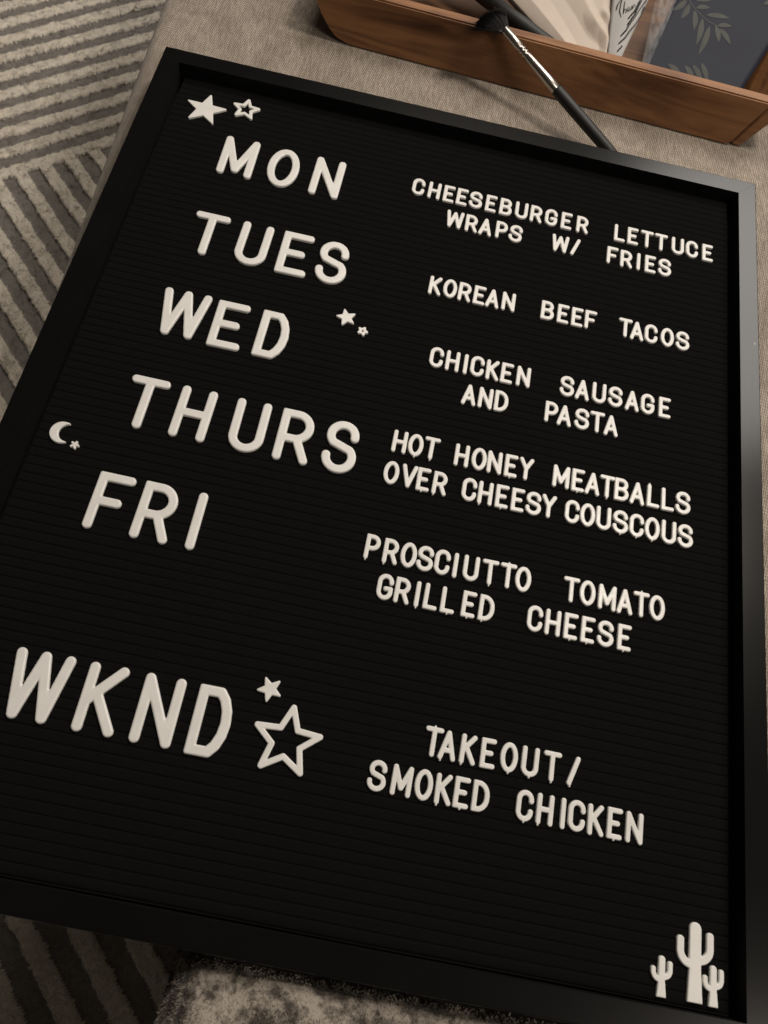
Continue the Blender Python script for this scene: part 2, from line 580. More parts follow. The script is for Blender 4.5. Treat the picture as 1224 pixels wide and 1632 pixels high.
# felt: real horizontal grooves every 5 mm
verts, faces = [], []
xl, xr = -0.1876, 0.1874
yl, yh = BY0 + FW + 0.0002, BY1 - FW - 0.0002
prof = [(0.0, -0.0005), (0.0002, -0.0005), (0.00034, -0.0002), (0.0008, -0.00005), (0.0014, 0.0), (0.0038, 0.0), (0.0044, -0.00005), (0.00486, -0.0002), (0.00497, -0.0005)]
line = []
yy = math.floor(yl / 0.005) * 0.005
while yy < yh:
    for dy, dz in prof:
        if yl < yy + dy < yh: line.append((yy + dy, dz))
    yy += 0.005
XS = np.linspace(xl, xr, 60)
for i, xx in enumerate(XS):
    for (yy, dz) in line:
        verts.append((xx, yy + 0.00012 * math.sin(xx * 40 + yy * 900), o2 + dz))
m = len(line)
for i in range(len(XS) - 1):
    for j in range(m - 1):
        faces.append((i * m + j, (i + 1) * m + j, (i + 1) * m + j + 1, i * m + j + 1))
felt = link_mesh("felt_panel", verts, faces, M_FELT, board, smooth=True)
bm = bmesh.new()
box(bm, BX0 + FW + 0.0001, BX1 - FW - 0.0001, yl, yh, 0.001, o2 - 0.0055)
bm_obj("backing", bm, M_WALL, board)


# ------------------------------------------------------------------ letters: stroke outlines -> solid, round-edged plastic
def arc(cx, cy, rx, ry, a0, a1, n=22):
    return [(cx + rx * math.cos(math.radians(a0 + (a1 - a0) * i / n)), cy + ry * math.sin(math.radians(a0 + (a1 - a0) * i / n))) for i in range(n + 1)]


def glyph(ch, big):
    """centre-line strokes of a letter, origin at its lower left outer corner; returns (width, strokes, sharp corners)"""
    h, t = (0.0322, 0.0049) if big else (0.0140, 0.00245)
    W = dict(C=8.3, H=8.2, E=7.4, S=8.9, B=8.4, U=8.5, R=8.1, G=8.4, L=7.5, T=8.9, W=11.4, A=8.6, P=7.9, F=7.6, I=2.5, K=7.9, O=8.6, N=8.4, D=8.2, M=9.7, Y=8.4, V=8.8)
    WB = dict(M=22.2, O=20.0, N=19.3, T=21.3, U=19.3, E=18.9, S=19.0, W=27.6, D=18.1, H=19.7, R=19.4, F=19.0, I=4.9, K=19.2)
    if ch == '/':
        w = 0.0062
    else:
        w = (WB if big else W)[ch] / 1000.0
    r = t / 2
    l, b, R, T = r, r, w - r, h - r
    m = (l + R) / 2
    cor = []
    S = []
    if ch == 'I': S = [[(m, b), (m, T)]]
    elif ch == '/': S = [[(l, b), (R, T)]]
    elif ch == 'L': S = [[(l, T), (l, b), (R, b)]]; cor = [(l, b)]
    elif ch == 'T': S = [[(l, T), (R, T)], [(m, T), (m, b)]]
    elif ch == 'H': S = [[(l, b), (l, T)], [(R, b), (R, T)], [(l, b + (T - b) * .5), (R, b + (T - b) * .5)]]
    elif ch == 'E': S = [[(R, T), (l, T), (l, b), (R, b)], [(l, b + (T - b) * .51), (l + (R - l) * .77, b + (T - b) * .51)]]; cor = [(l, b), (l, T)]
    elif ch == 'F': S = [[(R, T), (l, T), (l, b)], [(l, b + (T - b) * .50), (l + (R - l) * .76, b + (T - b) * .50)]]; cor = [(l, T)]
    elif ch == 'N': S = [[(l, b), (l, T), (R, b), (R, T)]]
    elif ch == 'M': S = [[(l, b), (l, T), (m, b + (T - b) * (.10 if big else .22)), (R, T), (R, b)]]
    elif ch == 'W':
        q = (R - l) * (.21 if big else .16)
        S = [[(l, T), (l + q, b), (m, T), (R - q, b), (R, T)]] if big else [[(l, T), (l + q, b), (m, b + (T - b) * .93), (R - q, b), (R, T)]]
    elif ch == 'V': S = [[(l, T), (m, b), (R, T)]]
    elif ch == 'Y': S = [[(l, T), (m, b + (T - b) * .50), (R, T)], [(m, b + (T - b) * .50), (m, b)]]
    elif ch == 'A': S = [[(l, b), (m, T), (R, b)], [(l + (R - l) * .17, b + (T - b) * .30), (R - (R - l) * .17, b + (T - b) * .30)]]
    elif ch == 'K': S = [[(l, b), (l, T)], [(R * .96, T), (l, b + (T - b) * .42)], [(l + (R - l) * .30, b + (T - b) * .58), (R, b)]]
    elif ch == 'O': S = [arc(m, h / 2, (R - l) / 2, (T - b) / 2, 0, 360, 56)]
    elif ch == 'U': k = (R - l) / 2; S = [[(l, T)] + arc(m, b + k, k, k, 180, 360, 26) + [(R, T)]]
    elif ch == 'C':
        k = (R - l) / 2
        S = [[(R, T - k * 1.18)] + arc(m, T - k * 1.1, k, k * 1.1, 0, 180, 26) + arc(m, b + k * 1.1, k, k * 1.1, 180, 360, 26) + [(R, b + k * 1.18)]]
    elif ch == 'G':
        k = (R - l) / 2
        S = [[(R, T - k * 1.12)] + arc(m, T - k * 1.1, k, k * 1.1, 0, 180, 26) + arc(m, b + k * 1.1, k, k * 1.1, 180, 360, 26) + [(R, b + (T - b) * .43), (m + k * .15, b + (T - b) * .43)]]
    elif ch == 'S':
        k = (R - l) / 2
        hu = (T - b) * .245; hl = (T - b) * .265
        cu = T - hu; cl = b + hl
        up = arc(m, cu, k * .93, hu, -4, 225, 30)
        lo = arc(m, cl, k, hl, 45, -182, 30)
        S = [up + lo]
    elif ch in 'PRB':
        yb = b + (T - b) * (.44 if ch != 'B' else .52)
        k = (T - yb) / 2
        kx = min(k, R - l)
        xr_ = R - (0.02 * w if ch != 'P' else 0)
        if ch == 'B': xr_ = R - .06 * w
        S = [[(l, b), (l, T), (xr_ - kx, T)] + arc(xr_ - kx, (T + yb) / 2, kx, k, 90, -90, 22) + [(l, yb)]]
        cor = [(l, T)]
        if ch == 'R': S.append([(l + (R - l) * .58, yb), (R, b)])
        if ch == 'B':
            k2 = (yb - b) / 2
            S.append([(l, yb), (R - k2, yb)] + arc(R - k2, (yb + b) / 2, k2, k2, 90, -90, 22) + [(l, b)])
            cor.append((l, b))
    elif ch == 'D':
        if big:
            S = [[(l, b), (l, T), (w * .58, T), (w * .73, h * .82), (w * .83, h * .67), (R, h * .5), (w * .83, h * .33), (w * .73, h * .18), (w * .58, b), (l, b)]]
            cor = [(l, b), (l, T)]
        else:
            k = (R - l) * .75
            S = [[(l, b), (l, T), (R - k, T)] + arc(R - k, T - k * 1.2, k, k * 1.2, 90, 0, 16) + arc(R - k, b + k * 1.2, k, k * 1.2, 0, -90, 16) + [(l, b)]]
            cor = [(l, b), (l, T)]
    return w, h, t, S, cor


def sdf_segments(P, strokes, r):
    d = np.full(P.shape[0], 1e9)
    for st in strokes:
        for (a, b) in zip(st, st[1:]):
            a = np.array(a); b = np.array(b); ab = b - a
            L2 = max(float(ab @ ab), 1e-18)
            tt = np.clip(((P - a) @ ab) / L2, 0, 1)
            q = P - a - tt[:, None] * ab
            d = np.minimum(d, np.sqrt((q * q).sum(1)))
    return d - r


def sdf_box(P, c, hx, hy, rr):
    q = np.abs(P - np.array(c)) - np.array([hx - rr, hy - rr])
    return np.sqrt((np.maximum(q, 0) ** 2).sum(1)) + np.minimum(q.max(1), 0) - rr


def sdf_poly(P, poly, rr=0.0):
    V = np.array(poly); n_ = len(V)
    d = np.full(P.shape[0], 1e9); inside = np.zeros(P.shape[0], bool)
    for i in range(n_):
        a = V[i]; b = V[(i + 1) % n_]; ab = b - a
        tt = np.clip(((P - a) @ ab) / max(float(ab @ ab), 1e-18), 0, 1)
        q = P - a - tt[:, None] * ab
        d = np.minimum(d, np.sqrt((q * q).sum(1)))
        cnd = (a[1] > P[:, 1]) != (b[1] > P[:, 1])
        with np.errstate(divide='ignore', invalid='ignore'):
            xi = (b[0] - a[0]) * (P[:, 1] - a[1]) / (b[1] - a[1]) + a[0]
        inside ^= cnd & (P[:, 0] < xi)
    return np.where(inside, -d, d) - rr


def sdf_solid(name, fn, bounds, step, thick, bev, mat, draft=0.0002):
    """mesh of the region fn(P) < 0: flat top with rounded shoulders, side wall down into the felt"""
    x0, y0, x1, y1 = bounds
    nx = int(math.ceil((x1 - x0) / step)) + 1; ny = int(math.ceil((y1 - y0) / step)) + 1
    gx = x0 + np.arange(nx) * step; gy = y0 + np.arange(ny) * step
    GX, GY = np.meshgrid(gx, gy, indexing='ij')
    P = np.stack([GX.ravel(), GY.ravel()], 1)
    Sd = fn(P).reshape(nx, ny)
    Sd[np.abs(Sd) < step * 0.03] = step * 0.03
    verts, faces, vid, eid = [], [], {}, {}

    def top(dist):
        dd = min(max(dist, 0.0) / bev, 1.0)
        return thick - bev * (1 - math.sqrt(max(0.0, 1 - (1 - dd) ** 2)))

    def gv(i, j):
        k = (i, j)
        if k not in vid:
            vid[k] = len(verts); verts.append((gx[i], gy[j], top(-Sd[i, j])))
        return vid[k]

    def ev(i, j, i2, j2):
        k = (i, j, i2, j2) if (i, j) < (i2, j2) else (i2, j2, i, j)
        if k not in eid:
            a = Sd[k[0], k[1]]; b = Sd[k[2], k[3]]; f = a / (a - b)
            eid[k] = len(verts)
            verts.append((gx[k[0]] + (gx[k[2]] - gx[k[0]]) * f, gy[k[1]] + (gy[k[3]] - gy[k[1]]) * f, top(0.0)))
        return eid[k]
    walls = []
    for i in range(nx - 1):
        for j in range(ny - 1):
            c = ((i, j), (i + 1, j), (i + 1, j + 1), (i, j + 1))
            s = [Sd[p] < 0 for p in c]
            if not any(s): continue
            poly, cross = [], []
            for k in range(4):
                p, q = c[k], c[(k + 1) % 4]
                if s[k]: poly.append(gv(*p))
                if s[k] != s[(k + 1) % 4]:
                    e = ev(*p, *q); poly.append(e); cross.append((e, s[k]))
            if len(poly) >= 3: faces.append(poly)
            for k in range(len(cross)):
                if cross[k][1]: walls.append((cross[k][0], cross[(k + 1) % len(cross)][0]))
    low = {}
    for a, b in walls:
        for v in (a, b):
            if v not in low:
                low[v] = len(verts); verts.append((verts[v][0], verts[v][1], -0.0003))
        faces.append((a, low[a], low[b], b))
    me = bpy.data.meshes.new(name)
    me.from_pydata(verts, [], faces)
    me.update()
    me.polygons.foreach_set("use_smooth", [True] * len(me.polygons))
    me.materials.append(mat)
    return me


LETTER_MESH = {}


def letter_mesh(ch, big, nub):
    key = (ch, big, nub)
    if key in LETTER_MESH: return LETTER_MESH[key]
    w, h, t, S, cor = glyph(ch, big)
    r = t / 2
    boxes = [(c, r, r, r * 0.45) for c in cor]
    pad = 0.0016
    nubs = []
    if nub:
        side, fx = nub
        nx_ = r + (w - 2 * r) * fx
        nubs = [((nx_, 0.0 if side == 'b' else h), 0.00050, 0.00072)]

    def fn(P):
        d = sdf_segments(P, S, r)
        for c, hx, hy, rr in boxes: d = np.minimum(d, sdf_box(P, c, hx, hy, rr))
        for c, hx, hy in nubs: d = np.minimum(d, sdf_box(P, c, hx, hy, 0.0002))
        return d
    step = 0.00052 if big else 0.00026
    me = sdf_solid("large_letter" if big else "small_letter", fn, (-pad, -pad, w + pad, h + pad), step,
                   0.0015 if big else 0.0013, 0.00065 if big else 0.0005, M_PLASTIC)
    # origin at the middle of the letter
    me.transform(Matrix.Translation((-w / 2, -h / 2, 0)))
    LETTER_MESH[key] = me
    return me


# word, large?, row height on the felt (mm), letter centres across (mm), small vertical slips (mm)
ROWS = [
    ('CHEESEBURGER', False, 190.1, [-20.3, -9.8, -0.1, 8.6, 17.7, 27.9, 37.8, 48.2, 58.1, 68.1, 78.4, 89.1], [0.17, -0.06, -0.09, -0.02, 0.11, -0.04, -0.06, -0.0, -0.21, -0.15, -0.12, -0.33]),
    ('LETTUCE', False, 190.1, [114.2, 123.1, 132.6, 142.2, 153.5, 163.1, 173.7], [-0.05, -0.08, 0.08, 0.12, 0.27, 0.25, 0.19]),
    ('WRAPS', False, 169.7, [6.6, 17.6, 26.8, 37.3, 46.6], [0.1, -0.05, -0.3, 0.19, -0.07]),
    ('W/', False, 169.7, [75.9, 85.9], [0.06, 0.07]),
    ('FRIES', False, 169.7, [110.5, 119.7, 127.8, 135.7, 145.2], [0.13, -0.27, 0.01, 0.03, 0.09]),
    ('KOREAN', False, 114.7, [2.4, 11.6, 20.8, 30.0, 38.2, 48.2], [-0.28, 0.12, -0.15, -0.07, -0.25, 0.03]),
    ('BEEF', False, 114.7, [72.8, 82.6, 91.5, 100.0], [0.09, 0.11, 0.07, 0.2]),
    ('TACOS', False, 114.7, [122.0, 129.3, 138.4, 148.7, 158.4], [0.2, -0.26, 0.04, 0.11, 0.05]),
    ('CHICKEN', False, 63.2, [11.0, 20.6, 28.4, 35.4, 44.6, 53.2, 63.1], [0.1, -0.11, -0.19, 0.14, -0.28, -0.16, -0.09]),
    ('SAUSAGE', False, 63.2, [89.4, 98.7, 108.8, 118.7, 128.8, 138.3, 148.7], [0.1, -0.16, 0.28, 0.19, -0.13, 0.12, 0.18]),
    ('AND', False, 43.1, [33.2, 42.9, 52.2], [-0.31, -0.16, 0.1]),
    ('PASTA', False, 43.1, [81.8, 89.5, 99.9, 109.0, 117.2], [0.22, -0.19, 0.17, 0.24, -0.07]),
    ('HOT', False, 3.2, [-0.6, 8.4, 17.3], [-0.03, -0.02, 0.06]),
    ('HONEY', False, 3.2, [34.5, 44.3, 53.1, 62.5, 71.0], [-0.23, -0.06, -0.17, -0.04, 0.08]),
    ('MEATBALLS', False, 3.2, [91.1, 100.8, 109.1, 117.5, 125.8, 134.8, 144.1, 152.4, 161.2], [-0.05, 0.02, -0.19, -0.0, 0.13, -0.14, 0.31, 0.18, 0.15]),
    ('OVER', False, -16.6, [-1.9, 7.8, 15.9, 25.1], [0.03, 0.12, 0.04, -0.26]),
    ('CHEESY', False, -16.6, [41.4, 50.4, 59.7, 68.5, 77.3, 85.8], [-0.02, -0.22, -0.01, -0.07, -0.07, 0.09]),
    ('COUSCOUS', False, -16.6, [99.0, 107.7, 116.7, 126.2, 135.4, 144.2, 153.6, 163.0], [-0.01, 0.01, 0.09, 0.06, 0.03, 0.01, 0.13, 0.04]),
    ('PROSCIUTTO', False, -61.4, [-4.0, 5.8, 15.2, 24.0, 33.1, 40.1, 48.4, 58.5, 68.1, 76.3], [0.22, -0.05, 0.12, 0.09, 0.1, -0.14, 0.06, 0.02, 0.18, 0.1]),
    ('TOMATO', False, -61.4, [102.2, 111.0, 121.6, 131.1, 140.0, 148.6], [-0.05, 0.04, -0.21, -0.37, -0.09, -0.02]),
    ('GRILLED', False, -81.1, [6.2, 15.3, 23.1, 30.2, 39.1, 49.9, 59.2], [0.16, 0.03, -0.08, 0.05, 0.09, 0.2, 0.12]),
    ('CHEESE', False, -81.1, [84.6, 94.1, 103.6, 112.6, 121.9, 131.9], [0.05, -0.17, -0.12, -0.09, -0.13, -0.12]),
    ('TAKEOUT/', False, -151.7, [42.2, 49.3, 59.3, 68.9, 79.1, 89.4, 100.1, 110.7], [0.17, -0.15, -0.09, -0.0, 0.14, 0.09, -0.05, -0.12]),
    ('SMOKED', False, -171.6, [18.8, 30.4, 40.8, 50.2, 58.8, 67.9], [0.08, -0.02, 0.15, -0.11, 0.06, 0.11]),
    ('CHICKEN', False, -171.6, [88.9, 98.6, 107.2, 113.8, 123.0, 132.1, 141.6], [0.0, -0.02, -0.08, 0.1, -0.16, 0.04, -0.17]),
    ('MON', True, 180.2, [-136.2, -107.0, -78.5], [0.25, -0.26, 0.01]),
    ('TUES', True, 114.6, [-138.3, -110.4, -84.8, -61.5], [0.15, 0.18, -0.1, -0.23]),
    ('WED', True, 54.1, [-136.6, -109.5, -83.8], [0.58, -0.26, -0.32]),
    ('THURS', True, -7.2, [-140.2, -113.2, -82.5, -57.1, -31.6], [0.35, 0.28, 0.07, -0.19, -0.51]),
    ('FRI', True, -67.1, [-139.6, -115.7, -94.7], [0.01, 0.05, -0.06]),
    ('WKND', True, -162.4, [-142.8, -112.7, -86.4, -61.4], [-0.04, 0.0, 0.11, -0.08]),
]

NUBS = {('HOT', 1): ('b', .5), ('HOT', 2): ('b', .5), ('HONEY', 3): ('b', .42), ('MEATBALLS', 1): ('b', .45), ('MEATBALLS', 3): ('b', .5),
        ('MEATBALLS', 6): ('t', 0.), ('OVER', 2): ('b', .4), ('OVER', 3): ('b', 0.), ('CHEESY', 1): ('b', 0.), ('CHEESY', 2): ('b', .42),
        ('COUSCOUS', 3): ('b', .5), ('COUSCOUS', 4): ('b', .5), ('COUSCOUS', 5): ('b', .5), ('PROSCIUTTO', 0): ('b', 0.), ('PROSCIUTTO', 1): ('b', 0.),
        ('PROSCIUTTO', 7): ('b', .5), ('PROSCIUTTO', 8): ('t', .5), ('TOMATO', 4): ('t', .5), ('GRILLED', 2): ('b', .5), ('GRILLED', 4): ('b', .5),
        ('GRILLED', 5): ('b', .42), ('GRILLED', 6): ('b', .15), ('CHEESE', 2): ('b', .42), ('CHEESE', 3): ('b', .42), ('CHEESE', 5): ('b', .42),
        ('TAKEOUT/', 0): ('t', .5), ('TAKEOUT/', 1): ('b', .05), ('TAKEOUT/', 2): ('b', 0.), ('TAKEOUT/', 4): ('b', .5), ('TAKEOUT/', 5): ('b', .5),
        ('TAKEOUT/', 6): ('b', .5), ('TAKEOUT/', 7): ('b', .1), ('SMOKED', 3): ('b', 0.), ('SMOKED', 4): ('b', .45),
        ('CHICKEN2', 0): ('b', .5), ('CHICKEN2', 1): ('b', 0.), ('CHICKEN2', 5): ('b', .45)}
ORD = ['first', 'second', 'third', 'fourth', 'fifth']
WORD_NOTE = {'CHICKEN': 'CHICKEN above AND PASTA', 'CHICKEN2': 'CHICKEN after SMOKED', 'W/': 'W/ before FRIES', 'TAKEOUT/': 'TAKEOUT/'}
seen_chicken = 0
first_of = {}
for (word, big, y, xs_, dys) in ROWS:
    key = word
    if word == 'CHICKEN':
        seen_chicken += 1
        if seen_chicken == 2: key = 'CHICKEN2'
    note = WORD_NOTE.get(key, word)
    cnt = {}
    for i, (ch, xm) in enumerate(zip(word, xs_)):
        cnt[ch] = cnt.get(ch, 0) + 1
        me = letter_mesh(ch, big, NUBS.get((key, i)))
        name = "large_letter" if big else "small_letter"
        if name not in first_of:
            o = bpy.data.objects.new(name, me); first_of[name] = o
        else:
            o = first_of[name].copy(); o.data = me
        COL.objects.link(o)
        o.location = (xm / 1000.0, (y + dys[i]) / 1000.0, BZ + 0.0001)
        o.rotation_euler = (0, 0, math.radians(random.uniform(-0.8, 0.8)) + (math.radians(-4) if (word, i) == ('WRAPS', 4) else 0))
        what = "slash" if ch == '/' else f"letter {ch}"
        tot = word.count(ch)
        if tot == 1:
            lab = f"{'large' if big else 'small'} white plastic {what} in the word {note}"
        else:
            lab = f"{'large' if big else 'small'} white plastic {what}, {ORD[cnt[ch] - 1]} {ch} in the word {note}"
        tag(o, lab, "letter", "large white letters spelling the days" if big else "small white letters spelling the meals")


# ------------------------------------------------------------------ star, moon and cactus pieces
def star_pts(pts5, inner=0.40):
    P5 = np.array(pts5, float); cx, cy = P5.mean(0)
    ang = np.arctan2(P5[:, 1] - cy, P5[:, 0] - cx)
    P5 = P5[np.argsort(ang)]
    R_ = np.hypot(P5[:, 0] - cx, P5[:, 1] - cy).mean()
    # regular star with the mean radius and the orientation of the measured tips
    a0 = np.mean(np.unwrap(np.sort(ang)) - np.arange(5) * 2 * np.pi / 5)
    out = []
    for k in range(10):
        rr = R_ if k % 2 == 0 else R_ * inner
        a = a0 + k * np.pi / 5
        out.append((cx + rr * math.cos(a), cy + rr * math.sin(a)))
    return np.array(out) / 1000.0, np.array((cx, cy)) / 1000.0, R_ / 1000.0


def place_piece(name, me, c, label, cat, group):
    o = bpy.data.objects.new(name, me)
    COL.objects.link(o)
    o.location = (c[0], c[1], BZ + 0.0001)
    return tag(o, label, cat, group)


def star(pts5, label, name="star", outline=None, rr=0.0006, thick=0.0013, bev=0.0005, step=0.0003, inner=0.40, lobe=0.0):
    V, c, R_ = star_pts(pts5, inner)
    V = V - c
    cc = [tuple(v * (1 - rr / R_)) for v in V]
    if outline:
        # centre line inset by half the stroke
        k = 1 - outline * 1.15 / R_
        loop = [tuple(v * k) for v in V]; loop.append(loop[0])
        fn = lambda P: sdf_segments(P, [loop], outline / 1.0)
    elif lobe:
        arms = [[(0.0, 0.0), tuple(V[k] * (1 - lobe / R_))] for k in range(0, 10, 2)]
        fn = lambda P: sdf_segments(P, arms, lobe)
    else:
        fn = lambda P: sdf_poly(P, [tuple(v * (1 - 1.6 * rr / R_)) for v in V], rr)
    b = R_ + 0.0015
    me = sdf_solid(name, fn, (-b, -b, b, b), step, thick, bev, M_PLASTIC)
    return place_piece(name, me, c, label, "star", "white plastic stars")


star([(-167.1, 228.7), (-153.7, 217.9), (-158.7, 203.1), (-174.8, 203.3), (-180.2, 220.0)], "solid white five-pointed star above MON, biggest of the solid stars", "solid_star", rr=0.0007)
star([(-142.6, 233.0), (-133.5, 225.1), (-136.5, 214.7), (-146.9, 214.8), (-151.0, 226.5)], "small hollow white outline star above the M and O of MON", "outline_star", outline=0.00115, bev=0.0005, inner=0.46)
star([(-47.7, 83.1), (-40.7, 80.9), (-40.1, 73.2), (-46.8, 70.8), (-52.1, 76.7)], "small solid white star to the upper right of WED", "solid_star", rr=0.0006, inner=0.45)
star([(-33.7, 73.7), (-30.7, 69.2), (-33.5, 66.7), (-37.0, 68.0), (-36.9, 71.9)], "tiny white outline star beside the small star near WED", "outline_star", outline=0.00085, bev=0.0005, step=0.0002, inner=0.52)
star([(-166.5, -37.7), (-163.8, -40.2), (-165.9, -42.1), (-168.9, -40.9), (-168.6, -38.2)], "tiny solid white star beside the crescent moon", "solid_star", step=0.0002, lobe=0.00072)
star([(-42.1, -137.2), (-34.3, -137.7), (-32.6, -145.6), (-38.7, -148.7), (-45.1, -144.6)], "small solid white star just above the big outline star by WKND", "solid_star", rr=0.0006, inner=0.42)
star([(-25.6, -147.3), (-9.0, -159.5), (-15.1, -178.5), (-35.8, -178.3), (-42.0, -159.2)], "big white outline star after the D of WKND", "outline_star", outline=0.00145, bev=0.0005, inner=0.44)

# crescent: big disc minus a smaller one, rounded tips
mc = np.array((-0.1752, -0.0343))


def moon_fn(P):
    a = np.hypot(P[:, 0], P[:, 1]) - 0.0064
    b = 0.0050 - np.hypot(P[:, 0] - 0.0033, P[:, 1] - 0.0003)
    k = 0.0009
    hh_ = np.clip(0.5 - 0.5 * (b - a) / k, 0, 1)
    return b + (a - b) * hh_ + k * hh_ * (1 - hh_)


me = sdf_solid("crescent_moon", moon_fn, (-0.008, -0.008, 0.008, 0.008), 0.0003, 0.0013, 0.0005, M_PLASTIC)
place_piece("crescent_moon", me, mc, "white plastic crescent moon left of the words THURS and FRI", "moon", None)


def cactus(base, H, wt, wb, la, ra, armw, label, step=0.00035):
    """trunk from base up; la / ra = (outer x, arm top, elbow y) of the two arms, mm from the foot"""
    trunk = [(-wb / 2, 0.0), (wb / 2, 0.0), (wt / 2, H * .42), (wt / 2, H - wt / 2), (-wt / 2, H - wt / 2), (-wt / 2, H * .42)]
    strokes = []
    for sgn, (ox, ty, ey) in ((-1, la), (1, ra)):
        x = sgn * (ox - armw / 2)
        k = abs(x)
        bend = [(x + sgn * -1 * (1 - math.cos(a)) * k * .75, ey + k * .75 - math.sin(a) * k * .75) for a in np.linspace(0, math.pi / 2, 12)]
        strokes.append([(x, ty - armw / 2)] + bend + [(0, ey)])
    tr = [tuple(np.array(p) / 1000) for p in trunk]
    st = [[tuple(np.array(p) / 1000) for p in s] for s in strokes]

    def fn(P):
        d = sdf_poly(P, tr, 0.0)
        d = np.minimum(d, sdf_segments(P, [[(0, (H - wt / 2) / 1000), (0, (H * .5) / 1000)]], wt / 2000))
        return np.minimum(d, sdf_segments(P, st, armw / 2000))
    me = sdf_solid("cactus", fn, (-0.012, -0.001, 0.012, H / 1000 + 0.001), step, 0.0013, 0.0005, M_PLASTIC)
    place_piece("cactus", me, np.array(base) / 1000, label, "cactus", "white plastic cacti")


cactus((171.8, -238.1), 31.8, 5.6, 7.2, (8.6, 25.6, 14.8), (8.6, 28.6, 16.6), 3.5, "tallest white plastic cactus, in the board's corner between two small ones")
cactus((156.7, -238.4), 16.2, 3.2, 4.6, (5.0, 11.8, 6.9), (5.0, 14.6, 8.0), 2.4, "small white plastic cactus to the left of the tall cactus", 0.00028)
cactus((180.2, -238.4), 16.2, 3.2, 4.6, (4.9, 12.0, 6.9), (4.9, 15.2, 8.0), 2.4, "small white plastic cactus between the tall cactus and the frame", 0.00028)

# ------------------------------------------------------------------ wooden tray (local x along its front, y into it, z up from the ottoman)
TA = math.radians(-2.2)
tray = empty("wooden_tray", (0.056, 0.3247, OT), TA)
tag(tray, "brown oiled wooden tray with slanted ends standing behind the letter board", "tray")


def tl(x, y, z=0.0):
    """world (m) -> tray local"""
    dx, dy = x - 0.056, y - 0.3247
    return (dx * math.cos(-TA) - dy * math.sin(-TA), dx * math.sin(-TA) + dy * math.cos(-TA), z)


LEAN = 0.0085 / 0.034
FT = 0.0088          # front board thickness
pts = [(-0.1815, 0.0340), (-0.1775, 0.0270), (-0.1715, 0.0165), (-0.1655, 0.0080), (-0.1590, 0.0030), (-0.1500, 0.0004),
       (0.1395, 0.0004), (0.1425, 0.0018), (0.1570, 0.0340)]
TRD = 0.150
bm = bmesh.new()
prism(bm, pts, lambda u, v: (u, v * LEAN, v), lambda u, v: (u, v * LEAN + FT, v))
bmesh.ops.bevel(bm, geom=[e for e in bm.edges], offset=0.0010, segments=2, affect='EDGES')
bm_obj("front_panel", bm, M_WOOD, tray)
bm = bmesh.new()
prism(bm, pts, lambda u, v: (u, TRD - v * LEAN * 0 + 0.008, v), lambda u, v: (u, TRD + 0.008 + FT, v))
bmesh.ops.bevel(bm, geom=[e for e in bm.edges], offset=0.0010, segments=2, affect='EDGES')
bm_obj("back_panel", bm, M_WOOD, tray)
# end boards, flared; they stand a hair proud of the front
for prof in ([(0.1432, 0.0012), (0.1500, 0.0004), (0.1722, 0.0355), (0.1602, 0.0355)], [(-0.1560, 0.0060), (-0.1500, 0.0060), (-0.1755, 0.0345), (-0.1805, 0.0345)]):
    front = 0.0015 if prof[0][0] > 0 else FT + 0.0005
    bm = bmesh.new()
    prism(bm, prof, lambda u, v: (u, front + v * LEAN, v), lambda u, v: (u, TRD + 0.0075, v))
    bmesh.ops.bevel(bm, geom=[e for e in bm.edges], offset=0.0008, segments=2, affect='EDGES')
    bm_obj("end_panel", bm, M_WOOD, tray)
bm = bmesh.new()
box(bm, -0.152, 0.1425, FT + 0.002, TRD + 0.0075, 0.0015, 0.0065)
bm_obj("tray_bottom", bm, M_SHADEDWOOD, tray)  # shade inside the tray is put into this wood's colour


def W(p):            # board millimetres -> world metres
    return Vector((p[0] / 1000.0, p[1] / 1000.0, p[2] / 1000.0 + BZ))


# ------------------------------------------------------------------ fan brush leaning on the tray rim
B0 = Vector((0.1046, 0.2775, -0.0100 + BZ)); AX = Vector((-0.82708, 0.47867, 0.29465))
brush = empty("fan_brush", B0)
tag(brush, "black fan makeup brush with silver ferrule leaning on the tray rim", "brush")


def along(name, mat, prof, seg=24):
    bm = bmesh.new()
    tube(bm, [AX * t for t, r in prof], [r for t, r in prof], seg)
    o = bm_obj(name, bm, mat, brush, smooth=True)
    return o


along("handle", M_BLACK, [(-0.0150, 0.0012), (-0.0146, 0.0022), (-0.013, 0.0033), (0.0, 0.0041), (0.03, 0.00425), (0.045, 0.0042), (0.0535, 0.0040), (0.0545, 0.0037)])
along("ferrule", M_METAL, [(0.0540, 0.0030), (0.0546, 0.0035), (0.066, 0.0033), (0.080, 0.0029), (0.0845, 0.00285), (0.0852, 0.0023), (0.0862, 0.0023), (0.0868, 0.0029),
                           (0.0876, 0.0029), (0.0882, 0.0023), (0.0890, 0.0023), (0.0896, 0.0029), (0.0904, 0.0029), (0.0910, 0.0023), (0.0920, 0.0024), (0.0926, 0.0028), (0.100, 0.0029), (0.1085, 0.0031), (0.1090, 0.0026)])
side = AX.cross(Vector((0.05, -0.45, 0.9))).normalized()      # positive side: towards the right of the head
nrm = side.cross(AX).normalized()
bm = bmesh.new()
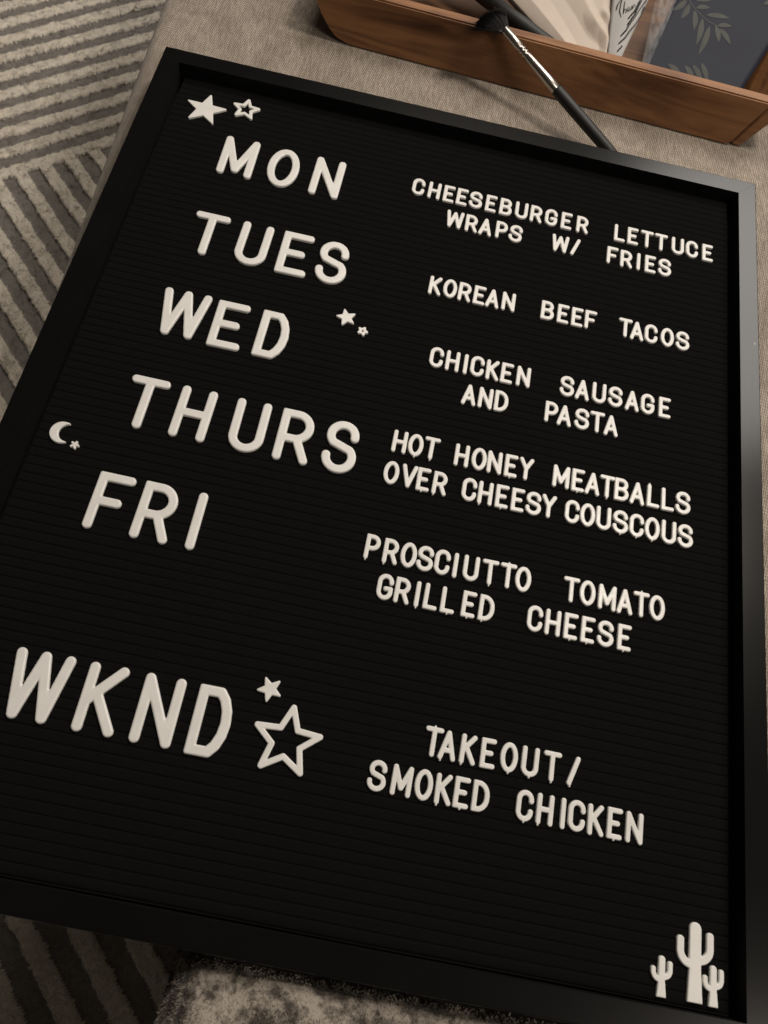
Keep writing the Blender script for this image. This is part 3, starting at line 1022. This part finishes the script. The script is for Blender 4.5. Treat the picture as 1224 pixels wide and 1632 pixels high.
for k in range(1500):
    f = random.uniform(-1, 1)
    a = math.radians(4 + 41 * f)
    Lb = (0.0185 - 0.0030 * f - 0.0025 * max(0, f) ** 2) * (random.uniform(0.90, 1.0) if random.random() < .93 else random.uniform(1.0, 1.12))
    off = random.uniform(-0.0010, 0.0010)
    p0 = AX * 0.1070 + side * f * 0.0024 + nrm * off * 0.7
    d0 = (AX * math.cos(a * .6) + side * math.sin(a * .6))
    d1 = (AX * math.cos(a * 1.12) + side * math.sin(a * 1.12)) + nrm * random.uniform(-0.05, 0.03)
    if f < -.90 and random.random() < .5: d1 -= side * .35
    ptsb = [p0 + (d0 * s + d1 * s * s) * Lb * 0.5 + nrm * (off * (1 - s) - 0.0026 * s * s) for s in (0.0, 0.35, 0.7, 1.0)]
    tube(bm, ptsb, [0.00020, 0.00020, 0.00018, 0.00006], 3)
bm_obj("bristles", bm, M_HAIR, brush, smooth=True)

# ------------------------------------------------------------------ a second brush lying in the tray
p0, p1 = W((54.8, 346.5, 5.0)), W((-6.0, 376.0, 12.0))
ax2 = (p1 - p0).normalized()
rod = empty("makeup_brush", p0)
tag(rod, "plain black brush handle lying inside the tray beside the cream pouch", "brush")
bm = bmesh.new()
tube(bm, [ax2 * t for t in (-0.006, -0.0052, 0.0, 0.03, 0.075)], [0.003, 0.0046, 0.0054, 0.0057, 0.0050], 24)
bm_obj("handle", bm, M_BLACK, rod, smooth=True)
bm = bmesh.new()
tube(bm, [ax2 * t for t in (0.0751, 0.079, 0.10)], [0.0052, 0.0055, 0.0058], 24)
bm_obj("ferrule", bm, M_METAL, rod, smooth=True)
bm = bmesh.new()
for k in range(160):
    a = random.uniform(0, 6.283); rr = 0.005 * math.sqrt(random.random())
    u = ax2.cross(Vector((0, 0, 1))).normalized(); v = u.cross(ax2)
    q = (u * math.cos(a) + v * math.sin(a)) * rr
    tube(bm, [ax2 * 0.099 + q * .9, ax2 * 0.11 + q * 1.5, ax2 * (0.122 - rr * .6) + q * 1.1], [0.0004, 0.0004, 0.0001], 4)
bm_obj("bristles", bm, M_HAIR, rod, smooth=True)


# ------------------------------------------------------------------ cream pouch, card, notebook
def sheet(name, corners, nu, nv, hfun, thick, mat, parent, origin, normal=None):
    """slab over a four-cornered patch (c00, c10, c11, c01 in board mm) with relief hfun(u, v) in metres"""
    c = [W(p) - origin for p in corners]
    nr = ((c[1] - c[0]).cross(c[3] - c[0])).normalized()
    if nr.z < 0: nr = -nr
    verts, faces = [], []
    for s in (1, 0):
        for i in range(nu):
            for j in range(nv):
                u, v = i / (nu - 1), j / (nv - 1)
                p = (c[0] * (1 - u) + c[1] * u) * (1 - v) + (c[3] * (1 - u) + c[2] * u) * v
                e = min(u, 1 - u, v, 1 - v)
                verts.append(p + nr * (hfun(u, v) if s else hfun(u, v) * 0.2 - thick * min(1, .25 + e * 12)))
    m_ = nu * nv
    for i in range(nu - 1):
        for j in range(nv - 1):
            a = i * nv + j
            faces.append((a, a + nv, a + nv + 1, a + 1)); b = a + m_
            faces.append((b, b + 1, b + nv + 1, b + nv))
    bd = [i * nv for i in range(nu)] + [(nu - 1) * nv + j for j in range(1, nv)] + [i * nv + nv - 1 for i in range(nu - 2, -1, -1)] + [j for j in range(nv - 2, 0, -1)]
    for k in range(len(bd)):
        a, b = bd[k], bd[(k + 1) % len(bd)]
        faces.append((a, a + m_, b + m_, b))
    o = link_mesh(name, verts, faces, mat, parent)
    bm = bmesh.new(); bm.from_mesh(o.data); bmesh.ops.recalc_face_normals(bm, faces=bm.faces); bm.to_mesh(o.data); bm.free()
    return o, nr, c


def crease(u, v, a, b, wd, hgt):
    ax_, ay_ = a; bx_, by_ = b
    dx, dy = bx_ - ax_, by_ - ay_
    L2 = dx * dx + dy * dy
    tt = max(0, min(1, ((u - ax_) * dx + (v - ay_) * dy) / L2))
    dd = math.hypot(u - ax_ - tt * dx, v - ay_ - tt * dy)
    return hgt * max(0.0, 1 - dd / wd)


org = W((60, 370, 0))
pouch = empty("paper_pouch", org)
tag(pouch, "crumpled cream paper pouch tucked behind the tray's front panel", "pouch")


def pouch_h(u, v):
    h_ = 0.0016 * max(0.0, math.sin(math.pi * u)) ** .6
    h_ += crease(u, v, (.10, 1), (.26, 0), .22, .0020)
    h_ += crease(u, v, (.52, 1), (.78, .36), .16, .0024) + crease(u, v, (.78, .36), (.90, .27), .12, .0020) + crease(u, v, (.90, .27), (.92, 0), .10, .0016)
    h_ += crease(u, v, (.74, 1), (.89, .47), .08, .0014) + crease(u, v, (.89, .47), (1.0, .36), .06, .0014)
    h_ -= crease(u, v, (.84, .42), (.98, .24), .05, .0012)
    return h_


pb, pn, pc = sheet("paper_body", [(66.0, 344.0, 1.0), (96.5, 344.0, 0.5), (95.5, 420.0, 33.5), (-54.0, 420.0, 34.0)], 90, 70, pouch_h, 0.010, M_PAPER, pouch, org)

org = W((102, 370, 12))
card = empty("printed_card", org)
tag(card, "white card with black diagonal stripes and handwriting beside the cream pouch", "card")
sheet("card_sheet", [(94.5, 345.5, 4.3), (102.8, 346.5, 4.7), (116.5, 401.0, 29.2), (87.0, 398.5, 28.1)], 12, 24, lambda u, v: 0.0008 * math.sin(math.pi * u), 0.0012, M_WHITE, card, org)


def ink(name, strokes, rad, parent, origin, lift):
    bm = bmesh.new()
    for st in strokes:
        q = [W((p[0], p[1], p[2] + lift)) - origin for p in st]
        r_ = [rad * (0.75 + .25 * math.sin(i * 1.3)) for i in range(len(q))]
        tube(bm, q, r_, 6)
    return bm_obj(name, bm, M_INK, parent, smooth=True)


ink("stripe_print", [[(99.9, 354.0, 8.0), (102.5, 358.1, 9.9)],
                     [(99.7, 359.1, 10.4), (103.3, 363.8, 12.5), (105.8, 369.2, 14.9), (109.6, 375.9, 17.9), (112.0, 381.8, 20.5), (112.5, 386.8, 22.8)],
                     [(99.9, 364.3, 12.7), (103.1, 369.1, 14.9), (104.0, 372.2, 16.3), (107.3, 378.8, 19.2), (109.7, 384.7, 21.9), (112.9, 391.7, 25.0)],
                     [(103.1, 372.8, 16.5), (106.9, 380.7, 20.0), (108.2, 386.3, 22.6), (110.1, 392.1, 25.2)],
                     [(102.7, 376.8, 18.3), (106.3, 383.0, 21.1), (108.4, 390.3, 24.4)]], 0.00055, card, org, 1.3)
ink("handwriting", [[(93.1, 380.6, 20.0), (92.9, 383.5, 21.3), (94.1, 386.7, 22.8), (95.0, 388.3, 23.5)],
                    [(95.4, 387.9, 23.3), (95.3, 384.0, 21.5), (95.4, 380.1, 19.8), (97.5, 376.7, 18.3)],
                    [(97.7, 387.5, 23.1), (98.0, 383.6, 21.4), (98.5, 379.3, 19.5), (98.9, 382.3, 20.8), (99.8, 383.0, 21.1), (100.2, 380.2, 19.8)],
                    [(101.1, 384.3, 21.7), (100.9, 381.8, 20.6), (102.0, 381.6, 20.5), (102.2, 384.5, 21.8), (103.0, 382.3, 20.8), (103.7, 383.4, 21.3), (103.5, 385.8, 22.4), (104.4, 384.0, 21.6), (104.8, 387.0, 22.9), (106.0, 385.8, 22.4)]],
    0.00032, card, org, 1.3)

org = W((165, 380, 8))
book = empty("notebook", org)
tag(book, "dark navy notebook printed with grey leaf sprigs leaning in the tray", "notebook")
nb_c = [(119.0, 348.5, -1.0), (195.5, 348.0, -1.0), (229.5, 432.0, 24.1), (143.0, 432.0, 24.1)]
cv, nn, cc = sheet("cover", nb_c, 20, 24, lambda u, v: 0.0, 0.0014, M_NAVY, book, org)
sheet("page_block", [(a + dx, b + 1.0, z - 2.2) for (a, b, z), dx in zip(nb_c, (1.5, -1.5, -1.5, 1.5))], 4, 4, lambda u, v: 0.0, 0.006, M_PAGES, book, org)
LEAVES = [((146.1, 415.0, 19.0), (137.1, 403.9, 15.7)), ((148.9, 412.3, 18.2), (144.2, 399.3, 14.3)), ((153.4, 408.7, 17.1), (155.3, 392.9, 12.4)),
          ((154.4, 410.6, 17.7), (165.1, 413.3, 18.5)), ((150.7, 416.9, 19.6), (164.9, 418.7, 20.1)), ((160.4, 404.0, 15.7), (159.1, 382.1, 9.1)),
          ((162.8, 407.0, 16.6), (180.9, 408.8, 17.1)), ((166.7, 399.1, 14.2), (161.8, 375.0, 7.0)), ((171.0, 400.9, 14.8), (175.3, 388.1, 10.9)),
          ((172.4, 400.5, 14.7), (183.4, 402.9, 15.4)), ((174.6, 399.0, 14.2), (184.4, 388.3, 11.0)), ((140.0, 362.3, 3.2), (152.0, 356.0, 1.3)),
          ((153.2, 364.3, 3.8), (161.5, 354.4, 0.8)), ((159.0, 366.4, 4.4), (167.2, 355.1, 1.0)), ((165.0, 369.5, 5.3), (171.8, 355.0, 1.0)), ((204.6, 425.6, 22.2), (212.5, 430.3, 23.6))]
stem = [(147.4, 419.4, 20.3), (149.3, 413.8, 18.6), (156.1, 408.0, 16.9), (165.5, 402.2, 15.2), (172.0, 400.7, 14.8)]
for part in (range(0, 11), range(11, 15), range(15, 16)):
    bm = bmesh.new()
    for idx in part:
        a, b = LEAVES[idx]
        lift = nn * (0.00012 + 0.00001 * idx)
        A = W(a) - org + lift; Bp = W(b) - org + lift
        d = Bp - A; sd = nn.cross(d).normalized(); L = d.length
        ring = [(k / 12, math.sin(math.pi * (k / 12) ** .85) ** .9 * min(.17 * L, .0021)) for k in range(13)]
        up = [A + d * s_ + sd * (w_ + .0008 * math.sin(math.pi * s_)) for s_, w_ in ring]
        dn = [A + d * s_ + sd * (-w_ + .0008 * math.sin(math.pi * s_)) for s_, w_ in ring[1:-1]]
        bm.faces.new([bm.verts.new(p) for p in up + dn[::-1]])
    if 0 in part:
        q = [W(p) - org + nn * 0.00010 for p in stem]
        for a, b in zip(q, q[1:]):
            sd = nn.cross(b - a).normalized() * .00035
            bm.faces.new([bm.verts.new(p) for p in (a + sd, b + sd, b - sd, a - sd)])
    bm_obj("leaf_print", bm, M_LEAF, book)

# curled clear sleeve along the notebook's edge
sl = [(121.0, 352.0, 0.6), (125.5, 352.0, 0.9), (143.5, 432.0, 25.5), (122.5, 425.0, 25.5)]
sheet("plastic_sleeve", sl, 16, 40, lambda u, v: 0.0030 * math.sin(math.pi * u) ** .7 * (0.3 + v), 0.0006, M_SLEEVE, book, org)
